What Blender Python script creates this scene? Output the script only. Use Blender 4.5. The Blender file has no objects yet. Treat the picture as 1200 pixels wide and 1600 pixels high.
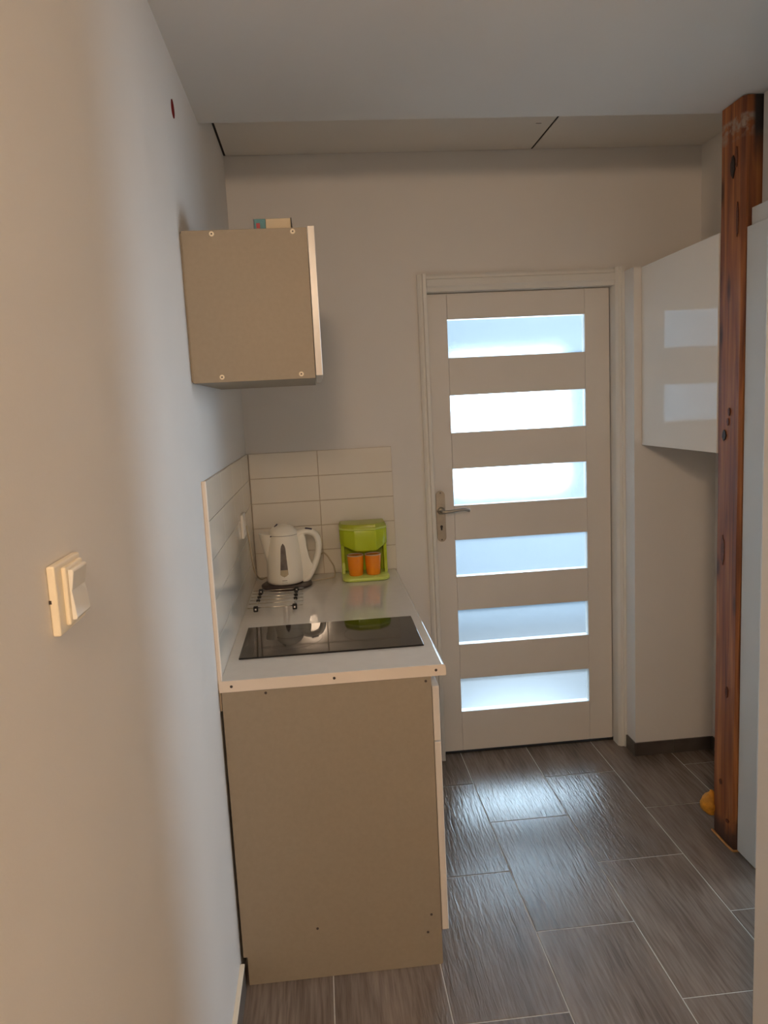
import bpy, bmesh, math, random
from mathutils import Vector, Matrix, noise
random.seed(7)
SC = bpy.context.scene
COL = SC.collection

# ------------------------------------------------------------------ camera
F_PX, PITCH, ROLL, YAW = 1176.65, math.radians(-7.967), math.radians(-2.893), math.radians(-4.724)
CAM = Vector((0.3016, -3.1777, 1.5808))
fwd = Vector((-math.sin(YAW)*math.cos(PITCH), math.cos(YAW)*math.cos(PITCH), math.sin(PITCH)))
rgt = Vector((math.cos(YAW), math.sin(YAW), 0)); upv = rgt.cross(fwd)
r2 = math.cos(ROLL)*rgt + math.sin(ROLL)*upv
u2 = -math.sin(ROLL)*rgt + math.cos(ROLL)*upv
cd = bpy.data.cameras.new('camera'); cam = bpy.data.objects.new('camera', cd); COL.objects.link(cam)
cd.sensor_fit = 'HORIZONTAL'; cd.sensor_width = 36; cd.lens = F_PX/1200*36; cd.clip_start = 0.02
m = Matrix.Identity(4)
for i in range(3):
    m[i][0], m[i][1], m[i][2], m[i][3] = r2[i], u2[i], -fwd[i], CAM[i]
cam.matrix_world = m
SC.camera = cam

# ------------------------------------------------------------------ world, lights, exposure
W = bpy.data.worlds.new('daylight'); SC.world = W; W.use_nodes = True
W.node_tree.nodes['Background'].inputs[0].default_value = (0.62, 0.78, 1.0, 1)
W.node_tree.nodes['Background'].inputs[1].default_value = 2.0
SC.view_settings.view_transform = 'Standard'; SC.view_settings.look = 'None'
SC.view_settings.gamma = 1; SC.view_settings.use_curve_mapping = False
SC.view_settings.exposure = -0.02
SC.cycles.use_denoising = True
SC.cycles.max_bounces = 10; SC.cycles.diffuse_bounces = 6; SC.cycles.glossy_bounces = 5; SC.cycles.transmission_bounces = 8
SC.cycles.sample_clamp_indirect = 6

def area(name, loc, direction, sx, sy, power, color):
    l = bpy.data.lights.new(name, 'AREA'); l.shape = 'RECTANGLE'; l.size = sx; l.size_y = sy
    l.energy = power; l.color = color
    o = bpy.data.objects.new(name, l); COL.objects.link(o); o.location = loc
    o.rotation_euler = Vector(direction).to_track_quat('-Z', 'Y').to_euler()
    return o
# daylight of the window in the room beyond the side doorway
area('side_window_daylight', (4.05, -1.25, 1.74), (-1, 0, 0), 0.70, 1.20, 52, (0.66, 0.83, 1.0))
# daylight of the window in the hall behind the glazed door
area('hall_window_daylight', (1.60, 1.93, 1.425), (0, -1, 0), 0.76, 0.90, 185, (0.78, 0.90, 1.0))
# added warm fill light, then the lamp of the room behind the camera
area('warm_fill_light', (2.95, -4.4, 1.5), (-1, 0, 0), 1.4, 1.3, 10, (1.0, 0.80, 0.57))
lp = bpy.data.lights.new('ceiling_lamp_light', 'POINT'); lp.energy = 66; lp.color = (1.0, 0.72, 0.49); lp.shadow_soft_size = 0.13
lo = bpy.data.objects.new('ceiling_lamp_light', lp); COL.objects.link(lo); lo.location = (0.165, -3.95, 2.27)

# ------------------------------------------------------------------ materials
def nodes_of(mat):
    mat.use_nodes = True
    return mat.node_tree.nodes, mat.node_tree.links
def M(name, color, rough=0.5, metal=0.0, spec=0.5, var=0.04, vscale=6.0, bump=0.0, bscale=120.0, coat=0.0, trans=0.0):
    mat = bpy.data.materials.new(name); N, L = nodes_of(mat)
    b = N['Principled BSDF']
    b.inputs['Roughness'].default_value = rough; b.inputs['Metallic'].default_value = metal
    b.inputs['Specular IOR Level'].default_value = spec
    b.inputs['Coat Weight'].default_value = coat; b.inputs['Coat Roughness'].default_value = 0.05
    b.inputs['Transmission Weight'].default_value = trans
    tc = N.new('ShaderNodeTexCoord')
    nz = N.new('ShaderNodeTexNoise'); nz.inputs['Scale'].default_value = vscale; nz.inputs['Detail'].default_value = 4
    L.new(tc.outputs['Object'], nz.inputs['Vector'])
    rp = N.new('ShaderNodeValToRGB')
    rp.color_ramp.elements[0].position = 0.3; rp.color_ramp.elements[1].position = 0.7
    rp.color_ramp.elements[0].color = tuple(c*(1-var) for c in color)+(1,)
    rp.color_ramp.elements[1].color = tuple(min(1, c*(1+var)) for c in color)+(1,)
    L.new(nz.outputs['Fac'], rp.inputs['Fac']); L.new(rp.outputs['Color'], b.inputs['Base Color'])
    if bump:
        n2 = N.new('ShaderNodeTexNoise'); n2.inputs['Scale'].default_value = bscale; n2.inputs['Detail'].default_value = 3
        L.new(tc.outputs['Object'], n2.inputs['Vector'])
        bp = N.new('ShaderNodeBump'); bp.inputs['Strength'].default_value = bump; bp.inputs['Distance'].default_value = 0.002
        L.new(n2.outputs['Fac'], bp.inputs['Height']); L.new(bp.outputs['Normal'], b.inputs['Normal'])
    return mat

MAT = {}
MAT['wall'] = M('painted_plaster', (0.74, 0.71, 0.67), 0.75, spec=0.25, var=0.015, vscale=3, bump=0.12, bscale=160)
MAT['hall_wall'] = M('grey_blue_hall_paint', (0.30, 0.36, 0.43), 0.8, spec=0.2, var=0.02)
MAT['ceiling'] = M('ceiling_paint', (0.72, 0.71, 0.69), 0.8, spec=0.2, var=0.015, vscale=2, bump=0.06)
MAT['board'] = M('ceiling_board', (0.74, 0.70, 0.64), 0.8, spec=0.2, var=0.02, vscale=2)
MAT['void'] = M('dark_marks_and_shade', (0.02, 0.017, 0.015), 0.9)  # near-black; also paints the shade in the ceiling and threshold gaps
MAT['grout'] = M('floor_grout', (0.46, 0.43, 0.39), 0.8, var=0.1, vscale=30)
MAT['wall_tile'] = M('white_wall_tile', (0.74, 0.69, 0.60), 0.07, spec=0.5, var=0.015, bump=0.03, bscale=14)
MAT['wall_grout'] = M('tile_grout', (0.52, 0.43, 0.33), 0.9, var=0.06, vscale=20)
MAT['door'] = M('white_door_paint', (0.73, 0.69, 0.635), 0.42, spec=0.35, var=0.012)
MAT['frame'] = M('white_frame_paint', (0.73, 0.71, 0.66), 0.42, spec=0.35, var=0.012)
MAT['white_trim'] = M('white_casing', (0.74, 0.75, 0.74), 0.45, var=0.012)
MAT['black'] = M('black_rubber', (0.012, 0.011, 0.011), 0.6)
MAT['steel'] = M('brushed_steel', (0.40, 0.365, 0.31), 0.28, metal=1.0, var=0.08, vscale=40)
MAT['chrome'] = M('wire_chrome', (0.70, 0.66, 0.58), 0.2, metal=1.0)
MAT['carcass'] = M('grey_beige_melamine', (0.315, 0.265, 0.198), 0.5, spec=0.35, var=0.03, vscale=90)
MAT['front'] = M('white_melamine_front', (0.72, 0.66, 0.58), 0.25, var=0.01)
MAT['gloss'] = M('high_gloss_white', (0.83, 0.80, 0.75), 0.05, spec=0.42, var=0.005)
MAT['worktop'] = M('white_worktop', (0.70, 0.665, 0.61), 0.05, spec=0.7, var=0.02, vscale=25)
MAT['edging'] = M('edge_band', (0.80, 0.70, 0.59), 0.4, var=0.02)
MAT['screwcap'] = M('cream_screw_cap', (0.80, 0.70, 0.52), 0.4)
MAT['screw'] = M('dark_screw', (0.05, 0.035, 0.03), 0.5)
MAT['hob'] = M('black_glass', (0.012, 0.010, 0.009), 0.04, spec=0.4, var=0.02)
MAT['hobmark'] = M('hob_print', (0.06, 0.058, 0.055), 0.2)
MAT['kettle'] = M('white_plastic', (0.88, 0.84, 0.73), 0.28, spec=0.45, var=0.01)
MAT['kettle_window'] = M('smoked_window', (0.16, 0.135, 0.12), 0.12, var=0.25, vscale=40)
MAT['kettle_low'] = M('window_clear_end', (0.52, 0.43, 0.28), 0.15, var=0.1, vscale=40)
MAT['purple'] = M('dark_violet_plastic', (0.045, 0.028, 0.055), 0.35)
MAT['kbase'] = M('dark_brown_plastic', (0.055, 0.035, 0.032), 0.35)
MAT['print'] = M('grey_print', (0.28, 0.25, 0.22), 0.5)
MAT['cord'] = M('cream_cord', (0.50, 0.42, 0.30), 0.5)
MAT['lime'] = M('lime_plastic', (0.46, 0.57, 0.015), 0.25, spec=0.45, var=0.03)
MAT['lime_lid'] = M('lime_lid_plastic', (0.42, 0.46, 0.03), 0.3, var=0.03)
MAT['lime_pale'] = M('pale_lime_plastic', (0.60, 0.70, 0.14), 0.3, var=0.02)
MAT['orange'] = M('orange_glaze', (0.85, 0.26, 0.010), 0.22, spec=0.5, var=0.03)
MAT['cup_rim'] = M('cup_inside', (0.55, 0.42, 0.26), 0.3)
MAT['ivory'] = M('ivory_plastic', (0.82, 0.73, 0.56), 0.35, var=0.01)
MAT['rocker'] = M('white_rocker', (0.80, 0.77, 0.70), 0.12, var=0.01)
MAT['red'] = M('red_brown_plastic', (0.17, 0.012, 0.010), 0.9, spec=0.1)
MAT['teal'] = M('teal_print', (0.06, 0.22, 0.25), 0.5, var=0.2, vscale=30)
MAT['cream_paper'] = M('cream_card', (0.60, 0.50, 0.34), 0.6)
MAT['redprint'] = M('red_print', (0.40, 0.02, 0.03), 0.5)
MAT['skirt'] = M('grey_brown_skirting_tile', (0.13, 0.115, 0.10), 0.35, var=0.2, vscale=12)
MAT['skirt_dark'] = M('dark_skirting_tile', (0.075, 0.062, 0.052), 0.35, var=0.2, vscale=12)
MAT['skirt_top'] = M('pale_skirting_edge', (0.78, 0.72, 0.60), 0.6)
MAT['foam'] = M('orange_foam', (0.56, 0.24, 0.014), 0.7, var=0.25, vscale=40, bump=0.5, bscale=60)
MAT['sealant'] = M('orange_sealant', (0.48, 0.22, 0.06), 0.7, var=0.2, vscale=60)
MAT['plastic_white'] = M('socket_plastic', (0.80, 0.76, 0.70), 0.3)

def floor_tile_mat():
    mat = bpy.data.materials.new('wood_look_tile'); N, L = nodes_of(mat); b = N['Principled BSDF']
    tc = N.new('ShaderNodeTexCoord'); oi = N.new('ShaderNodeObjectInfo')
    cb = N.new('ShaderNodeCombineXYZ')
    mu = N.new('ShaderNodeMath'); mu.operation = 'MULTIPLY'; mu.inputs[1].default_value = 37.0
    L.new(oi.outputs['Random'], mu.inputs[0]); L.new(mu.outputs[0], cb.inputs[0]); L.new(mu.outputs[0], cb.inputs[1]); L.new(mu.outputs[0], cb.inputs[2])
    ad = N.new('ShaderNodeVectorMath'); ad.operation = 'ADD'
    L.new(tc.outputs['Object'], ad.inputs[0]); L.new(cb.outputs[0], ad.inputs[1])
    def nz(sx, sy, det, dist=0.0):
        mp = N.new('ShaderNodeMapping'); mp.inputs['Scale'].default_value = (sx, sy, 1)
        L.new(ad.outputs[0], mp.inputs[0])
        n = N.new('ShaderNodeTexNoise'); n.inputs['Scale'].default_value = 1; n.inputs['Detail'].default_value = det
        n.inputs['Distortion'].default_value = dist
        L.new(mp.outputs[0], n.inputs['Vector']); return n
    big = nz(9, 1.6, 3); fine = nz(110, 7, 3, 0.4); ridge = nz(95, 9, 2, 0.9)
    mx = N.new('ShaderNodeMath'); mx.operation = 'MULTIPLY_ADD'; mx.inputs[1].default_value = 0.55
    L.new(fine.outputs['Fac'], mx.inputs[0])
    m2 = N.new('ShaderNodeMath'); m2.operation = 'MULTIPLY'; m2.inputs[1].default_value = 0.45
    L.new(big.outputs['Fac'], m2.inputs[0]); L.new(m2.outputs[0], mx.inputs[2])
    rp = N.new('ShaderNodeValToRGB'); e = rp.color_ramp.elements
    e[0].position = 0.36; e[0].color = (0.105, 0.079, 0.063, 1); e[1].position = 0.66; e[1].color = (0.225, 0.178, 0.145, 1)
    L.new(mx.outputs[0], rp.inputs['Fac'])
    hs = N.new('ShaderNodeHueSaturation'); mr = N.new('ShaderNodeMapRange'); mr.inputs['To Min'].default_value = 0.88; mr.inputs['To Max'].default_value = 1.12
    L.new(oi.outputs['Random'], mr.inputs['Value']); L.new(mr.outputs[0], hs.inputs['Value']); L.new(rp.outputs['Color'], hs.inputs['Color'])
    L.new(hs.outputs['Color'], b.inputs['Base Color'])
    b.inputs['Roughness'].default_value = 0.27; b.inputs['Specular IOR Level'].default_value = 0.85
    bp = N.new('ShaderNodeBump'); bp.inputs['Strength'].default_value = 0.5; bp.inputs['Distance'].default_value = 0.003
    L.new(ridge.outputs['Fac'], bp.inputs['Height']); L.new(bp.outputs['Normal'], b.inputs['Normal'])
    return mat
MAT['tile'] = floor_tile_mat()

def frosted():
    mat = bpy.data.materials.new('frosted_glass'); N, L = nodes_of(mat)
    N.remove(N['Principled BSDF']); out = N['Material Output']
    rf = N.new('ShaderNodeBsdfRefraction'); rf.inputs['Roughness'].default_value = 0.225; rf.inputs['IOR'].default_value = 1.45
    rf.inputs['Color'].default_value = (0.88, 0.955, 1.0, 1)
    tl = N.new('ShaderNodeBsdfTranslucent'); tl.inputs['Color'].default_value = (0.86, 0.93, 1.0, 1)
    mx = N.new('ShaderNodeMixShader'); mx.inputs[0].default_value = 0.11
    L.new(rf.outputs[0], mx.inputs[1]); L.new(tl.outputs[0], mx.inputs[2]); L.new(mx.outputs[0], out.inputs['Surface'])
    return mat
MAT['frosted'] = frosted()

def post_wood():
    mat = bpy.data.materials.new('stained_post_wood'); N, L = nodes_of(mat); b = N['Principled BSDF']
    tc = N.new('ShaderNodeTexCoord')
    mp = N.new('ShaderNodeMapping'); mp.inputs['Scale'].default_value = (45, 45, 2.2); L.new(tc.outputs['Object'], mp.inputs[0])
    n = N.new('ShaderNodeTexNoise'); n.inputs['Scale'].default_value = 1; n.inputs['Detail'].default_value = 5; n.inputs['Distortion'].default_value = 0.6
    L.new(mp.outputs[0], n.inputs['Vector'])
    rp = N.new('ShaderNodeValToRGB'); e = rp.color_ramp.elements
    e[0].position = 0.30; e[0].color = (0.125, 0.030, 0.010, 1); e[1].position = 0.68; e[1].color = (0.44, 0.155, 0.040, 1)
    k = e.new(0.5); k.color = (0.28, 0.084, 0.021, 1)
    L.new(n.outputs['Fac'], rp.inputs['Fac'])
    # scattered knots
    mp2 = N.new('ShaderNodeMapping'); mp2.inputs['Scale'].default_value = (13, 13, 4.2); L.new(tc.outputs['Object'], mp2.inputs[0])
    v = N.new('ShaderNodeTexVoronoi'); v.inputs['Scale'].default_value = 1; v.inputs['Randomness'].default_value = 1; L.new(mp2.outputs[0], v.inputs['Vector'])
    kr = N.new('ShaderNodeValToRGB'); kr.color_ramp.elements[0].position = 0.10; kr.color_ramp.elements[0].color = (0.10, 0.08, 0.07, 1)
    kr.color_ramp.elements[1].position = 0.24; kr.color_ramp.elements[1].color = (1, 1, 1, 1)
    L.new(v.outputs['Distance'], kr.inputs['Fac'])
    mx = N.new('ShaderNodeMix'); mx.data_type = 'RGBA'; mx.blend_type = 'MULTIPLY'; mx.inputs[0].default_value = 0.85
    L.new(rp.outputs['Color'], mx.inputs[6]); L.new(kr.outputs['Color'], mx.inputs[7])
    # plaster smears and soot at the top end
    sx = N.new('ShaderNodeSeparateXYZ'); L.new(tc.outputs['Object'], sx.inputs[0])
    hz = N.new('ShaderNodeMapRange'); hz.inputs['From Min'].default_value = 2.335; hz.inputs['From Max'].default_value = 2.36; L.new(sx.outputs[2], hz.inputs['Value'])
    hz2 = N.new('ShaderNodeMapRange'); hz2.inputs['From Min'].default_value = 2.41; hz2.inputs['From Max'].default_value = 2.40; L.new(sx.outputs[2], hz2.inputs['Value'])
    n3 = N.new('ShaderNodeTexNoise'); n3.inputs['Scale'].default_value = 38; n3.inputs['Detail'].default_value = 3; L.new(tc.outputs['Object'], n3.inputs['Vector'])
    r3 = N.new('ShaderNodeMapRange'); r3.inputs['From Min'].default_value = 0.42; r3.inputs['From Max'].default_value = 0.60; L.new(n3.outputs['Fac'], r3.inputs['Value'])
    ma = N.new('ShaderNodeMath'); ma.operation = 'MULTIPLY'; L.new(hz.outputs[0], ma.inputs[0]); L.new(hz2.outputs[0], ma.inputs[1])
    mb = N.new('ShaderNodeMath'); mb.operation = 'MULTIPLY'; L.new(ma.outputs[0], mb.inputs[0]); L.new(r3.outputs[0], mb.inputs[1])
    mx2 = N.new('ShaderNodeMix'); mx2.data_type = 'RGBA'; L.new(mb.outputs[0], mx2.inputs[0])
    L.new(mx.outputs[2], mx2.inputs[6]); mx2.inputs[7].default_value = (0.33, 0.25, 0.19, 1)
    # charred patch on the room-facing side near the top
    cx = N.new('ShaderNodeMapRange'); cx.inputs['From Min'].default_value = 0.024; cx.inputs['From Max'].default_value = 0.036; L.new(sx.outputs[0], cx.inputs['Value'])
    cz = N.new('ShaderNodeMapRange'); cz.inputs['From Min'].default_value = 2.24; cz.inputs['From Max'].default_value = 2.36; L.new(sx.outputs[2], cz.inputs['Value'])
    cm = N.new('ShaderNodeMath'); cm.operation = 'MULTIPLY'; L.new(cx.outputs[0], cm.inputs[0]); L.new(cz.outputs[0], cm.inputs[1])
    mx3 = N.new('ShaderNodeMix'); mx3.data_type = 'RGBA'; L.new(cm.outputs[0], mx3.inputs[0]); L.new(mx2.outputs[2], mx3.inputs[6]); mx3.inputs[7].default_value = (0.02, 0.014, 0.012, 1)
    # near-black tone with a noisy edge toward the foot
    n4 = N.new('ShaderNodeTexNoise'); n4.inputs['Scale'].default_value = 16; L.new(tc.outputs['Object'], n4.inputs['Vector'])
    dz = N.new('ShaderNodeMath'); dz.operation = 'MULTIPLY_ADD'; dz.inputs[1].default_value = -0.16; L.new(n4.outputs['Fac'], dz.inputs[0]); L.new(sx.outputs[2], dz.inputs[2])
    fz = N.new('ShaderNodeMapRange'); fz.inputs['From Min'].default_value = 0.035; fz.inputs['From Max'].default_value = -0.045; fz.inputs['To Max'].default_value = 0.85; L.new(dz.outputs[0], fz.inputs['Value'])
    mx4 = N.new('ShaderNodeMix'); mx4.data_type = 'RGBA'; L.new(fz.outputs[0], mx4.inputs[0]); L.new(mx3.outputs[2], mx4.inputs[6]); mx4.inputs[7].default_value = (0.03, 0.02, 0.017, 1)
    L.new(mx4.outputs[2], b.inputs['Base Color'])
    b.inputs['Roughness'].default_value = 0.55
    bp = N.new('ShaderNodeBump'); bp.inputs['Strength'].default_value = 0.4; bp.inputs['Distance'].default_value = 0.003
    L.new(n.outputs['Fac'], bp.inputs['Height']); L.new(bp.outputs['Normal'], b.inputs['Normal'])
    return mat
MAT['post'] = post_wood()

# ------------------------------------------------------------------ helpers
def box(x0, x1, y0, y1, z0, z1, bevel=0.0, seg=1, bm=None):
    own = bm is None
    b = bmesh.new()
    bmesh.ops.create_cube(b, size=1)
    for v in b.verts:
        v.co = Vector(((x0+x1)/2 + v.co.x*(x1-x0), (y0+y1)/2 + v.co.y*(y1-y0), (z0+z1)/2 + v.co.z*(z1-z0)))
    if bevel:
        bmesh.ops.bevel(b, geom=list(b.edges), offset=bevel, segments=seg, profile=0.5, affect='EDGES')
    if own: return b
    me = bpy.data.meshes.new('t'); b.to_mesh(me); b.free(); bm.from_mesh(me); bpy.data.meshes.remove(me); return bm
def prism(poly, axis, a, b_, bevel=0.0, seg=2):
    """poly: 2D points; axis 'x','y','z' = extrusion axis from a to b_."""
    bm = bmesh.new()
    def P(p, t):
        return {'x': (t, p[0], p[1]), 'y': (p[0], t, p[1]), 'z': (p[0], p[1], t)}[axis]
    lo_ = [bm.verts.new(P(p, a)) for p in poly]; hi = [bm.verts.new(P(p, b_)) for p in poly]
    n = len(poly)
    bm.faces.new(lo_); bm.faces.new(list(reversed(hi)))
    for i in range(n):
        bm.faces.new([lo_[i], hi[i], hi[(i+1) % n], lo_[(i+1) % n]][::-1])
    bmesh.ops.recalc_face_normals(bm, faces=bm.faces)
    if bevel:
        bmesh.ops.bevel(bm, geom=list(bm.edges), offset=bevel, segments=seg, profile=0.5, affect='EDGES')
    return bm
def loft(rings, cap=True, closed=True):
    bm = bmesh.new(); vs = [[bm.verts.new(p) for p in r] for r in rings]
    for a, b in zip(vs, vs[1:]):
        n = len(a)
        for i in range(n if closed else n-1):
            bm.faces.new([a[i], a[(i+1) % n], b[(i+1) % n], b[i]])
    if cap and closed:
        bm.faces.new(vs[0]); bm.faces.new(list(reversed(vs[-1])))
    bmesh.ops.recalc_face_normals(bm, faces=bm.faces)
    return bm
def lathe(profile, cx, cy, seg=32, cap=True, sy=1.0):
    rings = [[(cx+r*math.cos(2*math.pi*k/seg), cy+sy*r*math.sin(2*math.pi*k/seg), z) for k in range(seg)] for r, z in profile]
    return loft(rings, cap)
def tube(pts, r, seg=8, rb=None, cap=True):
    """sweep an ellipse (r across, rb along the second normal) along points"""
    pts = [Vector(p) for p in pts]; rb = rb or r; rings = []
    up = None
    for i, p in enumerate(pts):
        t = (pts[min(i+1, len(pts)-1)] - pts[max(i-1, 0)]).normalized()
        if up is None:
            up = Vector((0, 1, 0)) if abs(t.y) < 0.9 else Vector((0, 0, 1))
        n1 = (up - t*up.dot(t)).normalized(); n2 = t.cross(n1); up = n1
        ra = r[i] if isinstance(r, (list, tuple)) else r; rbb = rb[i] if isinstance(rb, (list, tuple)) else rb
        rings.append([p + n1*ra*math.cos(2*math.pi*k/seg) + n2*rbb*math.sin(2*math.pi*k/seg) for k in range(seg)])
    return loft(rings, cap)
def smooth_path(pts, n=6):
    pts = [Vector(p) for p in pts]; out = []
    for i in range(len(pts)-1):
        p0, p1, p2, p3 = pts[max(i-1, 0)], pts[i], pts[i+1], pts[min(i+2, len(pts)-1)]
        for k in range(n):
            t = k/n
            out.append(0.5*((2*p1)+(-p0+p2)*t+(2*p0-5*p1+4*p2-p3)*t*t+(-p0+3*p1-3*p2+p3)*t**3))
    out.append(pts[-1]); return out
def root_loc(o):
    v = Vector(o.location)
    while o.parent: o = o.parent; v += Vector(o.location)
    return v
def obj(name, bm, mat, parent=None, smooth=False, angle=None):
    me = bpy.data.meshes.new(name); bm.to_mesh(me); bm.free()
    me.materials.append(MAT[mat] if isinstance(mat, str) else mat)
    if smooth:
        for p in me.polygons: p.use_smooth = True
        if angle:
            me.set_sharp_from_angle(angle=math.radians(angle))
    o = bpy.data.objects.new(name, me); COL.objects.link(o)
    if parent:
        me.transform(Matrix.Translation(-root_loc(parent))); o.parent = parent
    return o
def tag(o, label, cat, group=None, kind=None):
    o['label'] = label
    if cat: o['category'] = cat
    if group: o['group'] = group
    if kind: o['kind'] = kind
    return o
def thing(name, label, cat, loc, group=None, kind=None):
    o = bpy.data.objects.new(name, None); COL.objects.link(o); o.location = loc; o.empty_display_size = 0.05
    return tag(o, label, cat, group, kind)
def struct(name, bm, mat, label=None):
    o = obj(name, bm, mat); o['kind'] = 'structure'
    if label: o['label'] = label
    return o

# ------------------------------------------------------------------ measurements (metres; left wall x=0, back wall y=0)
H, HM, EM = 2.5885, 2.4565, -0.721            # boarded strip height, main ceiling height, edge of main ceiling
DX0, DX1, DZ = 0.783, 1.576, 2.035            # door leaf
JX, JY, NX = 1.6126, -0.1363, 1.966           # boxed-out wall beside the door, niche side wall
WR = 1.700                                     # wall plane behind the post

# ------------------------------------------------------------------ setting
floor = struct('floor', box(-0.15, 4.3, -6.1, 2.2, -0.12, -0.0012), 'grout', 'floor of dark wood-look tiles with pale joints')
TW, TL, J = 0.3045, 0.605, 0.0035
full_mesh = {}
def tile_mesh(w, l):
    key = (round(w, 4), round(l, 4))
    if key not in full_mesh:
        b = box(-w/2, w/2, -l/2, l/2, -0.010, 0.0)
        bmesh.ops.bevel(b, geom=[e for e in b.edges if all(v.co.z > -0.001 for v in e.verts)], offset=0.0008, segments=1, affect='EDGES')
        me = bpy.data.meshes.new('tile'); b.to_mesh(me); b.free(); me.materials.append(MAT['tile']); full_mesh[key] = me
    return full_mesh[key]
for c in range(-4, 3):
    xa, xb = 1.166+c*TW, 1.166+(c+1)*TW
    off = -0.252 if c % 2 == 0 else -0.553
    for k in range(-2, 7):
        yb = off - k*TL; ya = yb - TL
        x0, x1, y0, y1 = max(xa+J/2, 0.001), min(xb-J/2, NX-0.001), max(ya+J/2, -3.6), min(yb-J/2, 0.14)
        if x1-x0 < 0.02 or y1-y0 < 0.02: continue
        o = bpy.data.objects.new('tile', tile_mesh(x1-x0, y1-y0)); COL.objects.link(o)
        o.parent = floor; o.location = ((x0+x1)/2, (y0+y1)/2, 0)

ceil_bm = box(-0.15, 4.3, -6.1, EM, HM, 2.75)
ceiling = struct('ceiling', ceil_bm, 'ceiling', 'smooth grey-white ceiling with a raised boarded strip by the back wall')
obj('roof_deck', box(-0.15, 4.3, EM, 2.2, 2.68, 2.75), 'void', ceiling)
obj('ceiling_board', box(0.009, 1.237, EM-0.0, -0.004, H, H+0.0125), 'board', ceiling)
obj('gap_shade_strip', box(0.0003, 0.0088, EM, -0.0005, H+0.002, H+0.010), 'void', ceiling)  # dark strips recessed in the board gaps, standing in for their shade
obj('gap_shade_strip', box(1.2372, 1.2453, EM, -0.0005, H+0.002, H+0.010), 'void', ceiling)
obj('gap_shade_strip', box(0.0092, 1.2368, -0.0038, -0.0004, H+0.0015, H+0.010), 'void', ceiling)
obj('ceiling_board', box(1.2455, NX-0.002, EM-0.0, -0.002, H, H+0.0125), 'board', ceiling)
obj('knife_mark', box(1.176, 1.197, -0.2885, -0.2855, H-0.0006, H+0.001), 'void', ceiling)

wl = struct('wall_left', box(-0.15, 0, -6.1, 2.2, -0.1, 2.7), 'wall', 'long plain pale wall on the left')
# back wall with the door opening
OX0, OX1, OZ = 0.772, 1.588, 2.046
wb = struct('wall_back', prism([(0.0, -0.1), (OX0, -0.1), (OX0, OZ), (OX1, OZ), (OX1, -0.1), (NX+0.14, -0.1), (NX+0.14, 2.7), (0.0, 2.7)], 'y', 0.0, 0.14), 'wall', 'pale back wall holding the glazed door')
wn = struct('wall_niche', box(JX, NX, JY, 0.0, -0.1, 2.087), 'wall', 'pale boxed-out wall section under and behind the glossy cabinet')
ws = struct('wall_niche_side', box(NX, NX+0.14, -0.95, 0.0, -0.1, 2.7), 'wall', 'side wall of the niche behind the wooden post')
# side wall with the doorway, seen edge-on behind the post
wr = struct('wall_right', prism([(-0.878, -0.1), (-0.965, -0.1), (-0.965, 2.03), (-1.62, 2.03), (-1.62, -0.1), (-1.66, -0.1), (-1.66, 2.7), (-0.878, 2.7)], 'x', WR, 1.80), 'wall', 'side wall with an open doorway beside the wooden post')
struct('wall_right_return', box(1.80, NX+0.14, -1.05, -0.95, -0.1, 2.7), 'wall', 'short wall return behind the doorway')
struct('wall_right_near', prism([(1.239, -1.66), (1.80, -1.66), (1.80, -1.78), (1.35, -1.78), (1.35, -2.70), (1.239, -2.70)], 'z', -0.1, 2.7), 'wall', 'near end of a pale partition wall at the right edge')
struct('wall_front_side', box(1.35, 3.1, -2.70, -2.58, -0.1, 2.7), 'wall', 'wall of the room behind the viewpoint')
struct('wall_front_right', box(3.0, 3.12, -6.1, -2.70, -0.1, 2.7), 'wall', 'right wall of the room behind the viewpoint')
struct('wall_front', prism([(0, -0.1), (3.0, -0.1), (3.0, 2.7), (0, 2.7)], 'y', -6.1, -5.96), 'wall', 'plain end wall behind the viewpoint')
# room beyond the side doorway
struct('wall_side_room_far', box(4.10, 4.25, -2.7, 0.5, -0.1, 2.7), 'wall', 'far wall of the room beyond the side doorway')
struct('wall_side_room_back', box(NX+0.14, 4.25, 0.3, 0.5, -0.1, 2.7), 'wall', 'back wall of the room beyond the side doorway')
struct('wall_side_room_front', box(1.80, 4.25, -2.58, -2.46, -0.1, 2.7), 'wall', 'front wall of the room beyond the side doorway')
# hall behind the glazed door
struct('wall_hall_far', box(0, 3.14, 2.0, 2.15, -0.1, 2.7), 'hall_wall', 'far wall of the hall behind the glazed door')
struct('wall_hall_right', box(3.0, 3.14, 0.5, 2.0, -0.1, 2.7), 'hall_wall', 'right wall of the hall behind the glazed door')

struct('floor_hall', box(0.0, 3.0, 0.142, 2.0, -0.0010, 0.002), 'skirt_dark', 'dark floor of the hall behind the glazed door')
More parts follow.
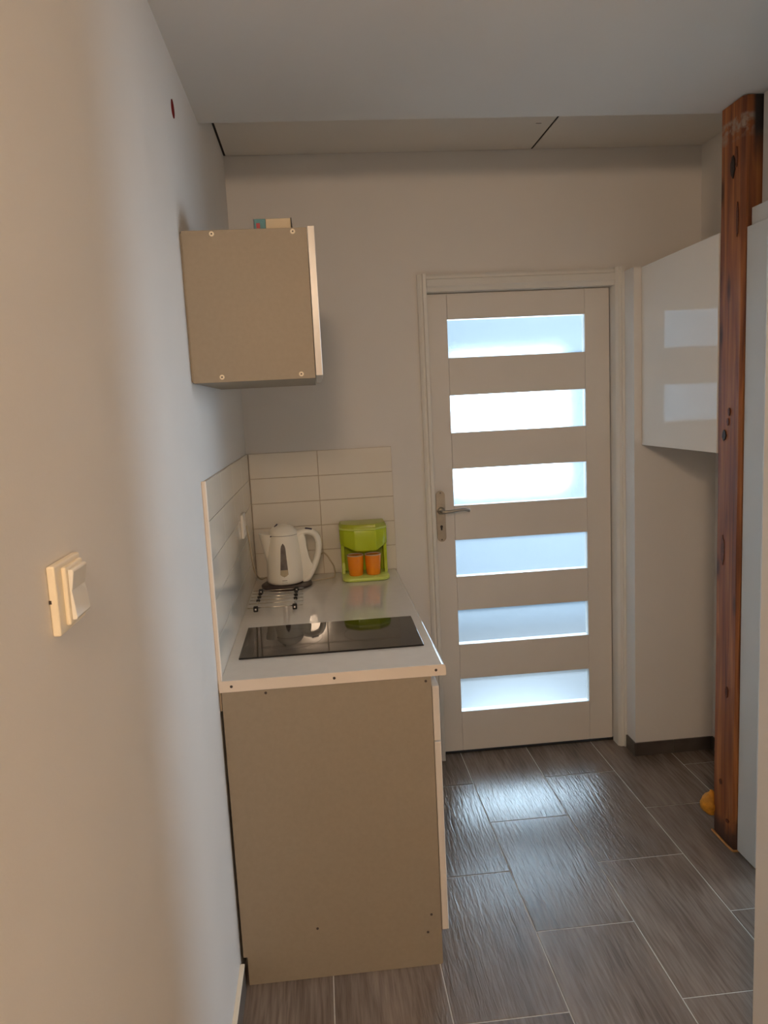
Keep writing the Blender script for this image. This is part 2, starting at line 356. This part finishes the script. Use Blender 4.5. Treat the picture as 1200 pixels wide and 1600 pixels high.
# tiles behind the worktop
ROW = [(1.413-0.1055*(r+1), 1.413-0.1055*r) for r in range(5)]
obj('tile_grout', box(0.0085, 0.607, -0.0045, 0.0005, 0.80, 1.4125), 'wall_grout', wb)
for (z0, z1) in ROW:
    for (x0, x1) in ((0.010, 0.2935), (0.296, 0.606)):
        obj('tile', box(x0, x1, -0.008, 0.0, z0+0.0013, z1-0.0013, 0.0008), 'wall_tile', wb)
obj('tile_grout', box(-0.0005, 0.0045, -1.232, -0.0005, 0.80, 1.4125), 'wall_grout', wl)
for (z0, z1) in ROW:
    for k in range(5):
        y1 = -0.009-k*0.3025; y0 = max(y1-0.3025, -1.231)
        if y1-y0 > 0.01:
            obj('tile', box(0.0, 0.008, y0+0.0003, y1-0.0003, z0+0.0008, z1-0.0008, 0.0003), 'wall_tile', wl)
t3 = struct('trim_3', box(0.0, 0.0115, -1.2415, -1.2315, 0.860, 1.4155, 0.002), 'edging', 'narrow cream edge strip closing the tiles on the left wall')

# skirting
bb = thing('baseboard_left', 'low grey tile skirting with pale top edge along the left wall', None, (0.0, -2.4, 0), kind='structure')
for k in range(5):
    y1 = -1.262-k*0.605; y0 = y1-0.603
    obj('tile', box(0.001, 0.0115, y0, y1, 0.0, 0.074, 0.0008), 'skirt', bb)
    obj('top_edge', box(0.0, 0.0120, y0, y1, 0.0742, 0.0815, 0.0008), 'skirt_top', bb)
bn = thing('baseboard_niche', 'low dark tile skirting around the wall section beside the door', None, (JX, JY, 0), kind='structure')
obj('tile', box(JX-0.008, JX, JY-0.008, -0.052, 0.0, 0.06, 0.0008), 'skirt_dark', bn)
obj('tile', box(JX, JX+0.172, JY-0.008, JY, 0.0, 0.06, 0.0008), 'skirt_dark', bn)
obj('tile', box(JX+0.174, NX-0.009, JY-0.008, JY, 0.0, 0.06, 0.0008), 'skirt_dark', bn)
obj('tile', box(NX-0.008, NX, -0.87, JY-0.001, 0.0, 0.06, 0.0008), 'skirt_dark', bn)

# ------------------------------------------------------------------ door frame
tr = thing('trim_1', 'white moulded frame around the glazed door', None, (1.18, 0, 0), kind='structure')
FY = -0.045
def casing(side):
    if side == 'left':
        pts = [(0.746, 0.0), (0.746, -0.014), (0.757, -0.020), (0.766, -0.020), (0.768, -0.028), (0.781, -0.030), (0.783, -0.026), (0.783, 0.028), (0.772, 0.028), (0.772, 0.0)]
        return prism(pts, 'z', 0.0, 2.108)
    pts = [(1.6126, 0.0), (1.6126, FY), (1.602, FY), (1.600, FY+0.006), (1.588, FY+0.006), (1.578, FY+0.016), (1.577, 0.028), (1.588, 0.028), (1.588, 0.0)]
    return prism(pts, 'z', 0.0, 2.108)
obj('jamb', casing('left'), 'frame', tr)
obj('jamb', casing('right'), 'frame', tr)
pts = [(0.0, 2.108), (-0.018, 2.108), (-0.024, 2.098), (-0.024, 2.088), (-0.032, 2.084), (-0.034, 2.058), (-0.028, 2.050), (-0.024, 2.0365), (0.028, 2.0365), (0.028, 2.046), (0.0, 2.046)]
obj('head', prism(pts, 'x', 0.783, 1.577), 'frame', tr)

# ------------------------------------------------------------------ door leaf
door = thing('door_1', 'white door with six frosted glass strips and a steel lever handle', None, (1.18, 0.03, 0.0), kind='structure')
PX0, PX1 = 0.874, 1.4665
PZ = [(1.770, 1.9285), (1.4535, 1.6125), (1.138, 1.298), (0.8215, 0.986), (0.5115, 0.6700), (0.1975, 0.3525)]
LY0, LY1 = 0.030, 0.070
Z0 = 0.014
obj('stile', box(DX0+0.002, PX0-0.0006, LY0, LY1, Z0, DZ, 0.0012), 'door', door)
obj('stile', box(PX1+0.0006, DX1-0.001, LY0, LY1, Z0, DZ, 0.0012), 'door', door)
edges = [DZ] + [z for p in PZ for z in (p[1], p[0])] + [Z0]
for i in range(0, len(edges), 2):
    obj('rail', box(PX0+0.0002, PX1-0.0002, LY0+0.0002, LY1, edges[i+1], edges[i], 0.0010), 'door', door)
for (z0, z1) in PZ:
    o = obj('pane', box(PX0-0.004, PX1+0.004, LY0+0.006, LY0+0.011, z0-0.004, z1+0.004), 'frosted', door)
obj('threshold_shade', box(DX0-0.01, DX1+0.012, 0.034, 0.14, 0.0, 0.0035), 'void', door)  # dark sheet painted for the shade under the leaf
obj('stop', box(DX0-0.011, DX0+0.012, 0.0715, 0.088, 0.0, 2.045), 'frame', tr)
obj('stop', box(DX1-0.012, DX1+0.011, 0.0715, 0.088, 0.0, 2.045), 'frame', tr)
obj('stop', box(DX0+0.012, DX1-0.012, 0.0715, 0.088, 2.022, 2.045), 'frame', tr)
# lever handle
hp = bmesh.new(); 
ring = []
hx, hz0, hz1, hr = 0.8135, 0.985, 1.208, 0.0195
for k in range(13): a = math.pi*k/12; ring.append((hx+hr*math.cos(a), hz1-hr+hr*math.sin(a)))
for k in range(13): a = math.pi+math.pi*k/12; ring.append((hx+hr*math.cos(a), hz0+hr+hr*math.sin(a)))
hp.free()
plate = obj('handle_plate', prism(ring, 'y', LY0-0.009, LY0, 0.0), 'steel', door)
lev = smooth_path([(hx, LY0-0.008, 1.122), (hx, LY0-0.045, 1.122), (hx+0.012, LY0-0.055, 1.121), (hx+0.05, LY0-0.056, 1.124), (hx+0.09, LY0-0.056, 1.128), (hx+0.118, LY0-0.054, 1.121)])
n = len(lev)
obj('lever', tube(lev, [0.010 if i < n*0.35 else 0.008-0.002*i/n for i in range(n)], 10), 'steel', plate, True, 50)
obj('rose', loft([[(hx+r*math.cos(a*math.pi/12), y, 1.122+r*math.sin(a*math.pi/12)) for a in range(24)] for r, y in ((0.0165, LY0-0.008), (0.0165, LY0-0.014), (0.012, LY0-0.018))]), 'steel', plate, True, 40)
kh = [(hx+0.006*math.cos(k*math.pi/8), 1.052+0.006*math.sin(k*math.pi/8)) for k in range(-2, 11)] + [(hx-0.0035, 1.036), (hx+0.0035, 1.036)]
obj('keyhole', prism(kh, 'y', LY0-0.0095, LY0-0.005), 'black', plate)
for z in (1.199, 0.994):
    obj('screw', loft([[(hx+r*math.cos(a*math.pi/6), y, z+r*math.sin(a*math.pi/6)) for a in range(12)] for r, y in ((0.0035, LY0-0.008), (0.0028, LY0-0.0102))]), 'screw', plate)

# ------------------------------------------------------------------ doorway casing beside the post
t2 = thing('trim_2', 'white stepped casing of the side doorway right beside the post', None, (WR, -0.92, 0), kind='structure')
obj('casing_face', box(1.653, WR-0.0002, -0.985, -0.8785, 0.006, 2.071, 0.0015), 'white_trim', t2)
obj('casing_head', box(1.667, WR-0.0002, -1.66, -0.8785, 2.0712, 2.127, 0.0015), 'white_trim', t2)
obj('jamb', box(WR, 1.80, -0.985, -0.9652, 0.006, 2.03), 'white_trim', t2)

# ------------------------------------------------------------------ base cabinets
CL, WBX, WC, HC = -1.245, 0.5657, 0.606, 0.886
CT = HC-0.030
def base_cabinet(y0, y1, label, near):
    c = thing('base_cabinet', label, 'cabinet', (0.30, (y0+y1)/2, 0), 'base cabinets under the worktop')
    # side panels, notched over the skirting at the wall
    def side(ya, yb):
        return prism([(0.0080, 0.086), (0.0185, 0.086), (0.0185, 0.0005), (WBX-0.004, 0.0005), (WBX, 0.004), (WBX, CT-0.001), (0.0080, CT-0.001)], 'y', ya, yb)
    s1 = obj('side_panel', side(y0, y0+0.016), 'carcass', c)
    obj('side_panel', side(y1-0.016, y1), 'carcass', c)
    obj('bottom_panel', box(0.020, WBX-0.001, y0+0.016, y1-0.016, 0.10, 0.116), 'carcass', c)
    obj('back_panel', box(0.0205, 0.0235, y0+0.016, y1-0.016, 0.10, CT-0.001), 'carcass', c)
    obj('stretcher', box(0.40, WBX-0.002, y0+0.016, y1-0.016, CT-0.017, CT-0.001), 'carcass', c)
    obj('kick_panel', box(WBX-0.05, WBX-0.034, y0+0.016, y1-0.016, 0.0005, 0.098), 'carcass', c)
    for (z0, z1, nm) in ((0.6705, 0.826, 'drawer_front'), (0.105, 0.6665, 'door')):
        obj(nm, box(WBX+0.002, WBX+0.0205, y0+0.002, y1-0.002, z0, z1, 0.0012), 'front', c)
    if near:
        for (x, z) in ((0.123, 0.846), (0.551, 0.843), (0.217, 0.151), (0.538, 0.157), (0.526, 0.104)):
            obj('screw', loft([[(x+r*math.cos(a*math.pi/5), y, z+r*math.sin(a*math.pi/5)) for a in range(10)] for r, y in ((0.0040, y0+0.001), (0.0036, y0-0.0008))]), 'screw', s1)
    return c
base_cabinet(CL, -0.633, 'grey-beige base cabinet with plain side panel, standing nearest under the hob', True)
base_cabinet(-0.631, -0.012, 'white-fronted base cabinet under the kettle end of the worktop', False)

# worktop
wt = thing('worktop', 'white glossy laminate worktop with a pale screwed end strip', 'worktop', (0.3, -0.62, CT))
R = 0.010
prof = [(0.012, CT), (0.012, HC)]
prof = [(0.0085, CT), (WC-0.004, CT)] + [(WC-R+R*math.cos(a), HC-R+R*math.sin(a)) for a in [math.radians(d) for d in range(0, 91, 15)]] + [(0.0085, HC)]
prof[1] = (WC, CT)
obj('slab', prism(prof, 'y', CL+0.0015, -0.0085), 'worktop', wt, True, 30)
st = obj('end_strip', prism([(0.0035, CT)] + [(WC+0.001, CT)] + [(WC+0.001-R+R*math.cos(math.radians(d)), HC+0.0006-R+R*math.sin(math.radians(d))) for d in range(0, 91, 15)] + [(0.0035, HC+0.0006)], 'y', CL-0.0015, CL+0.0015), 'edging', wt)
for (x, z) in ((0.035, 0.871), (0.306, 0.872), (0.580, 0.872)):
    obj('screw', loft([[(x+r*math.cos(a*math.pi/5), y, z+r*math.sin(a*math.pi/5)) for a in range(10)] for r, y in ((0.0042, CL-0.001), (0.0036, CL-0.0026))]), 'screw', st)

# hob
hb = thing('hob', 'black glass two-zone hob set into the near end of the worktop', 'hob', (0.305, -0.925, HC))
obj('glass', box(0.0386, 0.5725, -1.078, -0.7704, HC+0.0002, HC+0.0050, 0.0012), 'hob', hb)
for (x, r) in ((0.175, 0.105), (0.430, 0.085)):
    ringm = loft([[(x+rr*math.cos(a*math.pi/24), -0.924+rr*math.sin(a*math.pi/24), HC+0.0051) for a in range(48)] for rr in (r-0.0012, r)], cap=False)
    obj('zone_ring', ringm, 'hobmark', hb)
obj('touch_mark', box(0.543, 0.549, -1.012, -1.000, HC+0.0049, HC+0.0052), 'hobmark', hb)

# ------------------------------------------------------------------ kettle
KX, KY = 0.139, -0.19
kb = thing('kettle_power_stand', 'dark round power stand with cream cord under the white kettle', 'kettle stand', (KX, KY, HC))
obj('base_plate', lathe([(0.092, HC+0.0005), (0.101, HC+0.002), (0.102, HC+0.009), (0.094, HC+0.015), (0.060, HC+0.0165)], KX+0.004, KY, 40), 'kbase', kb, True, 50)
cp = smooth_path([(KX+0.095, KY+0.03, HC+0.006), (0.275, -0.14, HC+0.0055), (0.315, -0.125, HC+0.0055), (0.336, -0.10, HC+0.006), (0.338, -0.05, HC+0.03), (0.325, -0.020, HC+0.055), (0.30, -0.014, HC+0.09), (0.27, -0.0145, HC+0.075), (0.24, -0.018, HC+0.03), (0.18, -0.022, HC+0.0055), (0.06, -0.03, HC+0.0055), (0.030, -0.09, HC+0.014), (0.022, -0.25, HC+0.09), (0.024, -0.395, HC+0.25), (0.022, -0.405, 1.172)], 6)
obj('cord', tube(cp, 0.0032, 8), 'cord', kb, True)
kt = thing('kettle', 'white plastic kettle with water window standing on its dark base', 'kettle', (KX, KY, HC+0.017))
KZ0, KZ1 = HC+0.0172, 1.098
def kr(z):
    t = (z-KZ0)/(KZ1-KZ0)
    return 0.0735 - 0.0165*t - 0.004*math.sin(math.pi*t)*(-1)
def kc(z):
    t = (z-KZ0)/(KZ1-KZ0)
    return KX + 0.001*t
def kring(z, r, seg=40, dx=0.0):
    return [(kc(z)+dx+r*math.cos(2*math.pi*k/seg), KY+r*math.sin(2*math.pi*k/seg), z) for k in range(seg)]
zs = [KZ0 + (KZ1-KZ0)*i/14 for i in range(15)]
rings = [kring(KZ0, kr(KZ0)-0.010)] + [kring(KZ0+0.004, kr(KZ0+0.004)-0.002)] + [kring(z, kr(z)) for z in zs[1:]]
body = obj('body', loft(rings), 'kettle', kt, True, 60)
obj('lid', loft([kring(KZ1, kr(KZ1)+0.0005), kring(KZ1+0.004, kr(KZ1)+0.0008), kring(KZ1+0.014, kr(KZ1)-0.003), kring(KZ1+0.026, 0.044), kring(KZ1+0.035, 0.030), kring(KZ1+0.040, 0.013)]), 'kettle', kt, True, 60)
obj('lid_seam', loft([kring(KZ1-0.0015, kr(KZ1)+0.0009), kring(KZ1+0.0003, kr(KZ1)+0.0009)], cap=False), 'print', kt)
obj('lid_catch', tube([(KX-0.030, KY-0.012, KZ1+0.031), (KX-0.018, KY-0.012, KZ1+0.043)], 0.004, 8, 0.003), 'purple', kt, True)
# spout: half cone on the -x side, open lip at the top
sr = []
for i in range(9):
    t = i/8; z = 0.965+(1.103-0.965)*t
    out_ = 0.046*t**1.15; w = 0.010+0.030*t**0.8
    cx_ = kc(z)-kr(z)+0.006
    sr.append([(cx_-out_*math.cos(a)*1.0, KY+w*math.sin(a), z + 0.004*math.cos(a)*t) for a in [(-90+180*k/16)*math.pi/180 for k in range(17)]] + [(cx_+0.008, KY+w*0.8, z), (cx_+0.008, KY-w*0.8, z)])
obj('spout', loft(sr), 'kettle', kt, True, 60)
# handle: D-shaped loop on the +x side
hp_ = smooth_path([(0.190, KY, 1.090), (0.215, KY, 1.101), (0.243, KY, 1.102), (0.268, KY, 1.088), (0.279, KY, 1.055), (0.275, KY, 1.015), (0.262, KY, 0.975), (0.245, KY, 0.940), (0.226, KY, 0.912), (0.208, KY, 0.906)], 5)
obj('handle', tube(hp_, [0.0165]*len(hp_), 14, [0.0125]*len(hp_)), 'kettle', kt, True)
web = [(0.196, 1.096), (0.222, 1.100), (0.229, 1.075), (0.231, 1.04), (0.238, 1.00), (0.248, 0.975), (0.256, 0.965), (0.240, 0.925), (0.224, 0.905), (0.204, 0.905), (0.200, 1.0)]
obj('handle_root', prism(web, 'y', KY-0.014, KY+0.014, 0.004, 2), 'kettle', kt, True, 40)
obj('switch', tube([(0.229, KY-0.003, 1.1165), (0.256, KY-0.003, 1.1115)], 0.0075, 8, 0.0035), 'purple', kt, True)
def patch(z0, z1, wf, off, seg=8, n=14):
    rows = []
    for i in range(n+1):
        z = z0+(z1-z0)*i/n; w = max(0.0004, wf(i/n)); r = kr(z)+off
        rows.append([(kc(z)+r*math.sin((-w+2*w*k/seg)/r), KY-r*math.cos((-w+2*w*k/seg)/r), z) for k in range(seg+1)])
    return loft(rows, cap=False, closed=False)
def ww(t): return (0.0165 - 0.0085*t) * min(1, (t/0.07)**0.5 if t < 0.07 else 1) * (((1-t)/0.12)**0.5 if t > 0.88 else 1)
wi = obj('water_window', patch(0.938, 1.070, lambda t: ww(t), 0.0012), 'kettle_window', body, True)
obj('window_end', patch(0.939, 0.966, lambda t: ww(t*0.2)*0.97, 0.0018), 'kettle_low', body, True)
obj('logo', patch(0.9225, 0.9250, lambda t: 0.0095, 0.0008, n=2), 'print', body)
obj('logo', patch(0.9150, 0.9160, lambda t: 0.0120, 0.0008, n=2), 'print', body)
sw = obj('rim_spot', box(KX-0.049, KX-0.041, KY-0.037, KY-0.031, KZ1-0.004, KZ1+0.0015, 0.001), 'purple', kt)

# ------------------------------------------------------------------ wire trivet
tv = thing('wire_trivet', 'small wire trivet with black feet lying in front of the kettle', 'trivet', (0.115, -0.43, HC))
for y in (-0.555, -0.495, -0.445, -0.395, -0.345, -0.300):
    obj('wire', tube([(0.018, y, HC+0.0125), (0.212, y, HC+0.0125)], 0.0017, 6), 'chrome', tv, True)
for x in (0.047, 0.184):
    obj('rail', tube([(x, -0.555, HC+0.0095), (x, -0.300, HC+0.0095)], 0.0022, 6), 'chrome', tv, True)
    for y in (-0.445, -0.395, -0.345):
        obj('clip', box(x-0.0065, x+0.0065, y-0.004, y+0.004, HC+0.007, HC+0.0155, 0.001), 'black', tv)
    for y in (-0.558, -0.300):
        f = obj('foot', box(x-0.008, x+0.008, y-0.008, y+0.008, HC, HC+0.019, 0.002), 'black', tv)
        obj('rivet', box(x-0.0028, x+0.0028, y-0.0088, y-0.007, HC+0.0068, HC+0.0128), 'plastic_white', f)

# ------------------------------------------------------------------ coffee maker
cmk = thing('coffee_maker', 'lime green two-cup coffee maker standing against the back tiles', 'coffee maker', (0.463, -0.11, HC))
def rrect(x0, x1, y0, y1, r, seg=6, rb=None):
    """plan outline, rounded at the front (small y) corners with r and the back with rb"""
    rb = rb if rb is not None else 0.006; out = []
    for (cx, cy, a0, rr) in ((x0+r, y0+r, 180, r), (x1-r, y0+r, 270, r), (x1-rb, y1-rb, 0, rb), (x0+rb, y1-rb, 90, rb)):
        for k in range(seg+1):
            a = math.radians(a0+90*k/seg); out.append((cx+rr*math.cos(a), cy+rr*math.sin(a)))
    return out
def slab(poly, z0, z1, ins=0.003):
    c = Vector((sum(p[0] for p in poly)/len(poly), sum(p[1] for p in poly)/len(poly)))
    def sc(f): return [((p[0]-c.x)*f+c.x, (p[1]-c.y)*f+c.y) for p in poly]
    f = 1-ins/0.09
    return loft([[(p[0], p[1], z) for p in q] for q, z in ((sc(f), z0), (poly, z0+ins), (poly, z1-ins), (sc(f), z1))])
XL, XR = 0.3700, 0.5575
obj('tray', slab(rrect(XL-0.002, XR+0.002, -0.215, -0.022, 0.034), HC+0.0004, HC+0.0175, 0.004), 'lime_pale', cmk, True, 50)
obj('back_wall', box(XL+0.002, XR-0.002, -0.070, -0.024, HC+0.017, 1.06, 0.003), 'lime', cmk)
for (x0, x1) in ((XL, XL+0.0135), (XR-0.0135, XR)):
    obj('side_wall', prism([(-0.024, HC+0.017), (-0.128, HC+0.017), (-0.118, 0.95), (-0.122, 1.03), (-0.024, 1.03)], 'x', x0, x1, 0.002, 2), 'lime', cmk)
# reservoir with faceted hopper front
plan = [(XL-0.003, -0.024), (XL-0.003, -0.118), (XL+0.012, -0.140), (0.424, -0.172), (0.512, -0.172), (XR-0.012, -0.140), (XR+0.003, -0.118), (XR+0.003, -0.024)]
low = [1.030, 1.026, 1.022, 1.004, 1.002, 1.020, 1.024, 1.030]
res = loft([[(p[0], p[1], z) for p, z in zip(plan, low)], [(p[0], p[1], 1.088) for p in plan]])
bmesh.ops.bevel(res, geom=[e for e in res.edges], offset=0.0035, segments=2, profile=0.5, affect='EDGES')
rs = obj('reservoir', res, 'lime', cmk, True, 25)
obj('hopper_lip', loft([[(0.463+(p[0]-0.463)*s, -0.09+(p[1]+0.09)*s, z) for p in plan] for s, z in ((0.995, 1.088), (1.012, 1.0895), (1.012, 1.0935), (0.99, 1.0955))]), 'lime_pale', rs)
lidp = [[(0.463+(p[0]-0.463)*s, -0.09+(p[1]+0.09)*s, z) for p in plan] for s, z in ((0.985, 1.0955), (0.985, 1.102), (0.93, 1.1115), (0.6, 1.114))]
obj('lid', loft(lidp), 'lime_lid', cmk, True, 35)
obj('nozzle', loft([[(0.463+a*math.cos(k*math.pi/8), -0.135+b*math.sin(k*math.pi/8), z) for k in range(16)] for a, b, z in ((0.052, 0.028, 1.008), (0.030, 0.020, 0.998), (0.014, 0.012, 0.9925))]), 'lime', cmk, True, 50)
# cups
def cup(x, y, label):
    z0 = HC+0.0178; z1 = z0+0.0855
    c = thing('cup', label, 'cup', (x, y, z0), 'cups on the coffee maker tray')
    obj('bowl', lathe([(0.0255, z0), (0.0285, z0+0.003), (0.0315, z0+0.045), (0.0335, z1-0.004), (0.0335, z1-0.0035)], x, y, 32), 'orange', c, True, 50)
    rim = [(0.0336, z1-0.0042), (0.0337, z1), (0.0312, z1), (0.0305, z1-0.006), (0.004, z1-0.0065)]
    obj('rim', lathe(rim, x, y, 32), 'cup_rim', c, True, 50)
    return c
cup(0.4245, -0.157, 'orange cup on the coffee maker tray, the one nearer the kettle')
cup(0.4960, -0.157, 'orange cup on the coffee maker tray, the one nearer the door')

# ------------------------------------------------------------------ socket, switch, red spot on the left wall
sk = thing('wall_socket', 'small white socket plate on the tiles beside the kettle', 'socket', (0.008, -0.43, 1.18))
pl = obj('plate', box(0.008, 0.0175, -0.475, -0.385, 1.135, 1.222, 0.003, 2), 'plastic_white', sk)
obj('well', loft([[(x, -0.43+r*math.cos(a*math.pi/12), 1.178+r*math.sin(a*math.pi/12)) for a in range(24)] for r, x in ((0.028, 0.0172), (0.027, 0.0185), (0.022, 0.0187), (0.0205, 0.0165))]), 'plastic_white', pl, True, 40)

swt = thing('light_switch', 'ivory light switch with white rocker on the near left wall', 'light switch', (0, -2.305, 1.39))
fr = obj('frame', box(0.0002, 0.0095, -2.351, -2.262, 1.349, 1.4275, 0.0022, 2), 'ivory', swt)
obj('inner_frame', box(0.0090, 0.0145, -2.331, -2.270, 1.3555, 1.4220, 0.002, 2), 'ivory', swt)
obj('rocker', prism([(0.0140, 1.3600), (0.0185, 1.3600), (0.0200, 1.3620), (0.0165, 1.3930), (0.0165, 1.4170), (0.0140, 1.4170)], 'y', -2.3245, -2.2745, 0.0008, 1), 'rocker', swt)
obj('rocker', prism([(0.0140, 1.3935), (0.0168, 1.3935), (0.0205, 1.4155), (0.0190, 1.4175), (0.0140, 1.4175)], 'y', -2.3240, -2.2750, 0.0008, 1), 'rocker', swt)
obj('screw_notch', box(0.0002, 0.0030, -2.3514, -2.3500, 1.386, 1.390), 'screw', fr)

rsd = thing('junction_cap', 'small round red cap high on the left wall near the ceiling', 'wall cap', (0, -1.193, 2.3225))
obj('ring', loft([[(x, -1.193+r*math.cos(a*math.pi/12), 2.3225+r*1.05*math.sin(a*math.pi/12)) for a in range(24)] for r, x in ((0.0205, 0.0), (0.0205, 0.0010), (0.0180, 0.0012))]), 'red', rsd)
obj('dimple', loft([[(x, -1.193+r*math.cos(a*math.pi/12), 2.3225+r*1.05*math.sin(a*math.pi/12)) for a in range(24)] for r, x in ((0.0150, 0.0011), (0.0140, 0.0018))]), 'red', rsd)

# ------------------------------------------------------------------ wall cabinet over the hob
WY, W0, W1, WD = -1.2566, 1.6600, 2.0225, 0.306
wc = thing('wall_cabinet', 'grey-beige wall cabinet with white door, hung above the hob', 'cabinet', (0.155, WY, W0))
WYB = WY+0.55
s1 = obj('side_panel', box(0.0045, WD, WY, WY+0.016, W0, W1, 0.0008), 'carcass', wc)
obj('side_panel', box(0.0045, WD, WYB-0.016, WYB, W0, W1, 0.0008), 'carcass', wc)
obj('bottom_panel', box(0.0045, WD-0.0005, WY+0.0162, WYB-0.0162, W0+0.0005, W0+0.016), 'carcass', wc)
obj('top_panel', box(0.0045, WD-0.0005, WY+0.0162, WYB-0.0162, W1-0.016, W1-0.0005), 'carcass', wc)
obj('back_panel', box(0.0005, 0.0042, WY+0.004, WYB-0.004, W0+0.004, W1-0.004), 'carcass', wc)
obj('hanging_rail', box(0.0005, 0.0042, WY+0.06, WY+0.12, W1-0.0035, W1+0.012), 'void', wc)
obj('door', box(WD+0.0015, WD+0.0185, WY-0.0015, WYB-0.001, W0+0.006, W1+0.003, 0.001), 'front', wc)
for (x, z) in ((0.077, 2.0135), (0.272, 2.0135), (0.0755, 1.6725), (0.271, 1.6715)):
    cp_ = obj('screw_cap', loft([[(x+r*math.cos(a*math.pi/8), y, z+r*math.sin(a*math.pi/8)) for a in range(16)] for r, y in ((0.0062, WY+0.0005), (0.0060, WY-0.0016), (0.0030, WY-0.0020))]), 'screwcap', s1, True, 40)
    obj('cap_hole', loft([[(x+r*math.cos(a*math.pi/5), y, z+r*math.sin(a*math.pi/5)) for a in range(10)] for r, y in ((0.0022, WY-0.0015), (0.0020, WY-0.0023))]), 'screw', cp_)
pk = thing('packet', 'flat teal and cream packet lying on top of the wall cabinet', 'packet', (0.222, -1.17, W1))
obj('sleeve', box(0.178, 0.206, -1.215, -1.11, W1+0.0003, W1+0.0325, 0.001), 'teal', pk)
obj('card', box(0.2062, 0.268, -1.215, -1.11, W1+0.0003, W1+0.0325, 0.001), 'cream_paper', pk)
obj('end_flap', box(0.2682, 0.2700, -1.216, -1.11, W1+0.0003, W1+0.0335), 'black', pk)
obj('spine', box(0.1758, 0.1778, -1.216, -1.11, W1+0.0003, W1+0.0325), 'purple', pk)
obj('red_mark', box(0.183, 0.192, -1.2156, -1.2146, W1+0.010, W1+0.0225), 'redprint', pk)

# ------------------------------------------------------------------ glossy wall cabinet on the right
gc = thing('gloss_cabinet', 'high-gloss white wall cabinet hung between the door and the wooden post', 'cabinet', (1.80, -0.43, 1.368))
GX, GY0, GY1, GZ0, GZ1 = 1.6434, -0.731, JY-0.0005, 1.3684, 2.0854
obj('body', box(GX+0.0205, NX-0.0005, GY0, GY1, GZ0+0.001, GZ1-0.001, 0.0008), 'front', gc)
obj('door', box(GX, GX+0.0185, GY0, GY1-0.002, GZ0, GZ1, 0.0012), 'gloss', gc)

# ------------------------------------------------------------------ wooden post
po = thing('wooden_post', 'rough reddish-brown stained wooden post with knots, floor to ceiling', 'post', (1.6425, -0.8055, 0))
PX, PY0, PY1, PXR = 1.6425, -0.737, -0.874, 1.783
rings = []
NZ = 60
for i in range(NZ+1):
    z = 0.004+(HM-0.004-0.002)*i/NZ
    def w(s, a=0.0035): return a*noise.noise(Vector((s*7.3, z*2.6, s)))
    c = 0.010+0.004*noise.noise(Vector((3.1, z*3, 0.4)))
    x0 = PX+w(1); y0 = PY1+w(2)*0.8; y1 = PY0+w(3); x1 = PXR
    rings.append([(x0, y0+c, z), (x0+w(5, 0.002), (y0*2+y1)/3, z), (x0+w(6, 0.002), (y0+y1*2)/3, z), (x0, y1-c*0.8, z), (x0+c*0.8, y1, z), (x1, y1, z), (x1, y0, z), ((x0*2+x1)/3, y0+w(7, 0.002), z), (x0+c, y0, z)])
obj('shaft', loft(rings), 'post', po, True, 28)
# dark knots set into the faces
def knot(y, z, ry, rz):
    return loft([[(PX+dx, y+s*ry*math.cos(a*math.pi/9)*(1+0.35*noise.noise(Vector((a*0.9, y*40, z*9)))), z+s*rz*math.sin(a*math.pi/9)*(1+0.35*noise.noise(Vector((z*11, a*0.8, 2.0))))) for a in range(18)] for s, dx in ((1.0, 0.004), (1.0, -0.0032), (0.5, -0.0030))])
MAT['knot'] = M('dark_knot', (0.022, 0.012, 0.010), 0.6, var=0.4, vscale=90)
MAT['knot_soft'] = M('brown_knot', (0.12, 0.032, 0.012), 0.6, var=0.4, vscale=90)
for (y, z, ry, rz, mt) in ((-0.815, 2.266, 0.012, 0.032, 'knot'), (-0.783, 1.430, 0.011, 0.017, 'knot'), (-0.805, 1.475, 0.006, 0.012, 'knot_soft'), (-0.812, 1.508, 0.007, 0.012, 'knot_soft'), (-0.784, 1.045, 0.010, 0.050, 'knot_soft'), (-0.820, 0.555, 0.008, 0.020, 'knot_soft'), (-0.790, 0.214, 0.008, 0.010, 'knot_soft'), (-0.835, 0.09, 0.010, 0.006, 'knot_soft'), (-0.845, 2.10, 0.006, 0.05, 'knot_soft'), (-0.835, 2.29, 0.006, 0.03, 'knot_soft')):
    obj('knot', knot(y, z, ry, rz), mt, po, True, 40)
# foam lump behind the foot and sealant along the base
fb = bmesh.new(); bmesh.ops.create_icosphere(fb, subdivisions=3, radius=1.0)
for v in fb.verts:
    p = v.co.copy(); d = 1+0.22*noise.noise(p*1.7)
    zz = p.z
    wdt = 1.0-0.72*max(0, zz)
    v.co = Vector((1.645+p.x*0.036*d*wdt, -0.716+p.y*0.034*d*wdt, 0.098+zz*0.046*d))
fo = obj('foam_lump', fb, 'foam', po, True); fo['label'] = 'lump of orange expanding foam'
se = obj('sealant', tube(smooth_path([(PX-0.004, PY0-0.002, 0.003), (PX-0.005, -0.80, 0.003), (PX-0.004, PY1+0.005, 0.003), (PX+0.004, PY1-0.004, 0.003), (PX+0.03, PY1-0.004, 0.003)], 5), 0.0042, 6), 'sealant', po, True); se['label'] = 'orange sealant line'
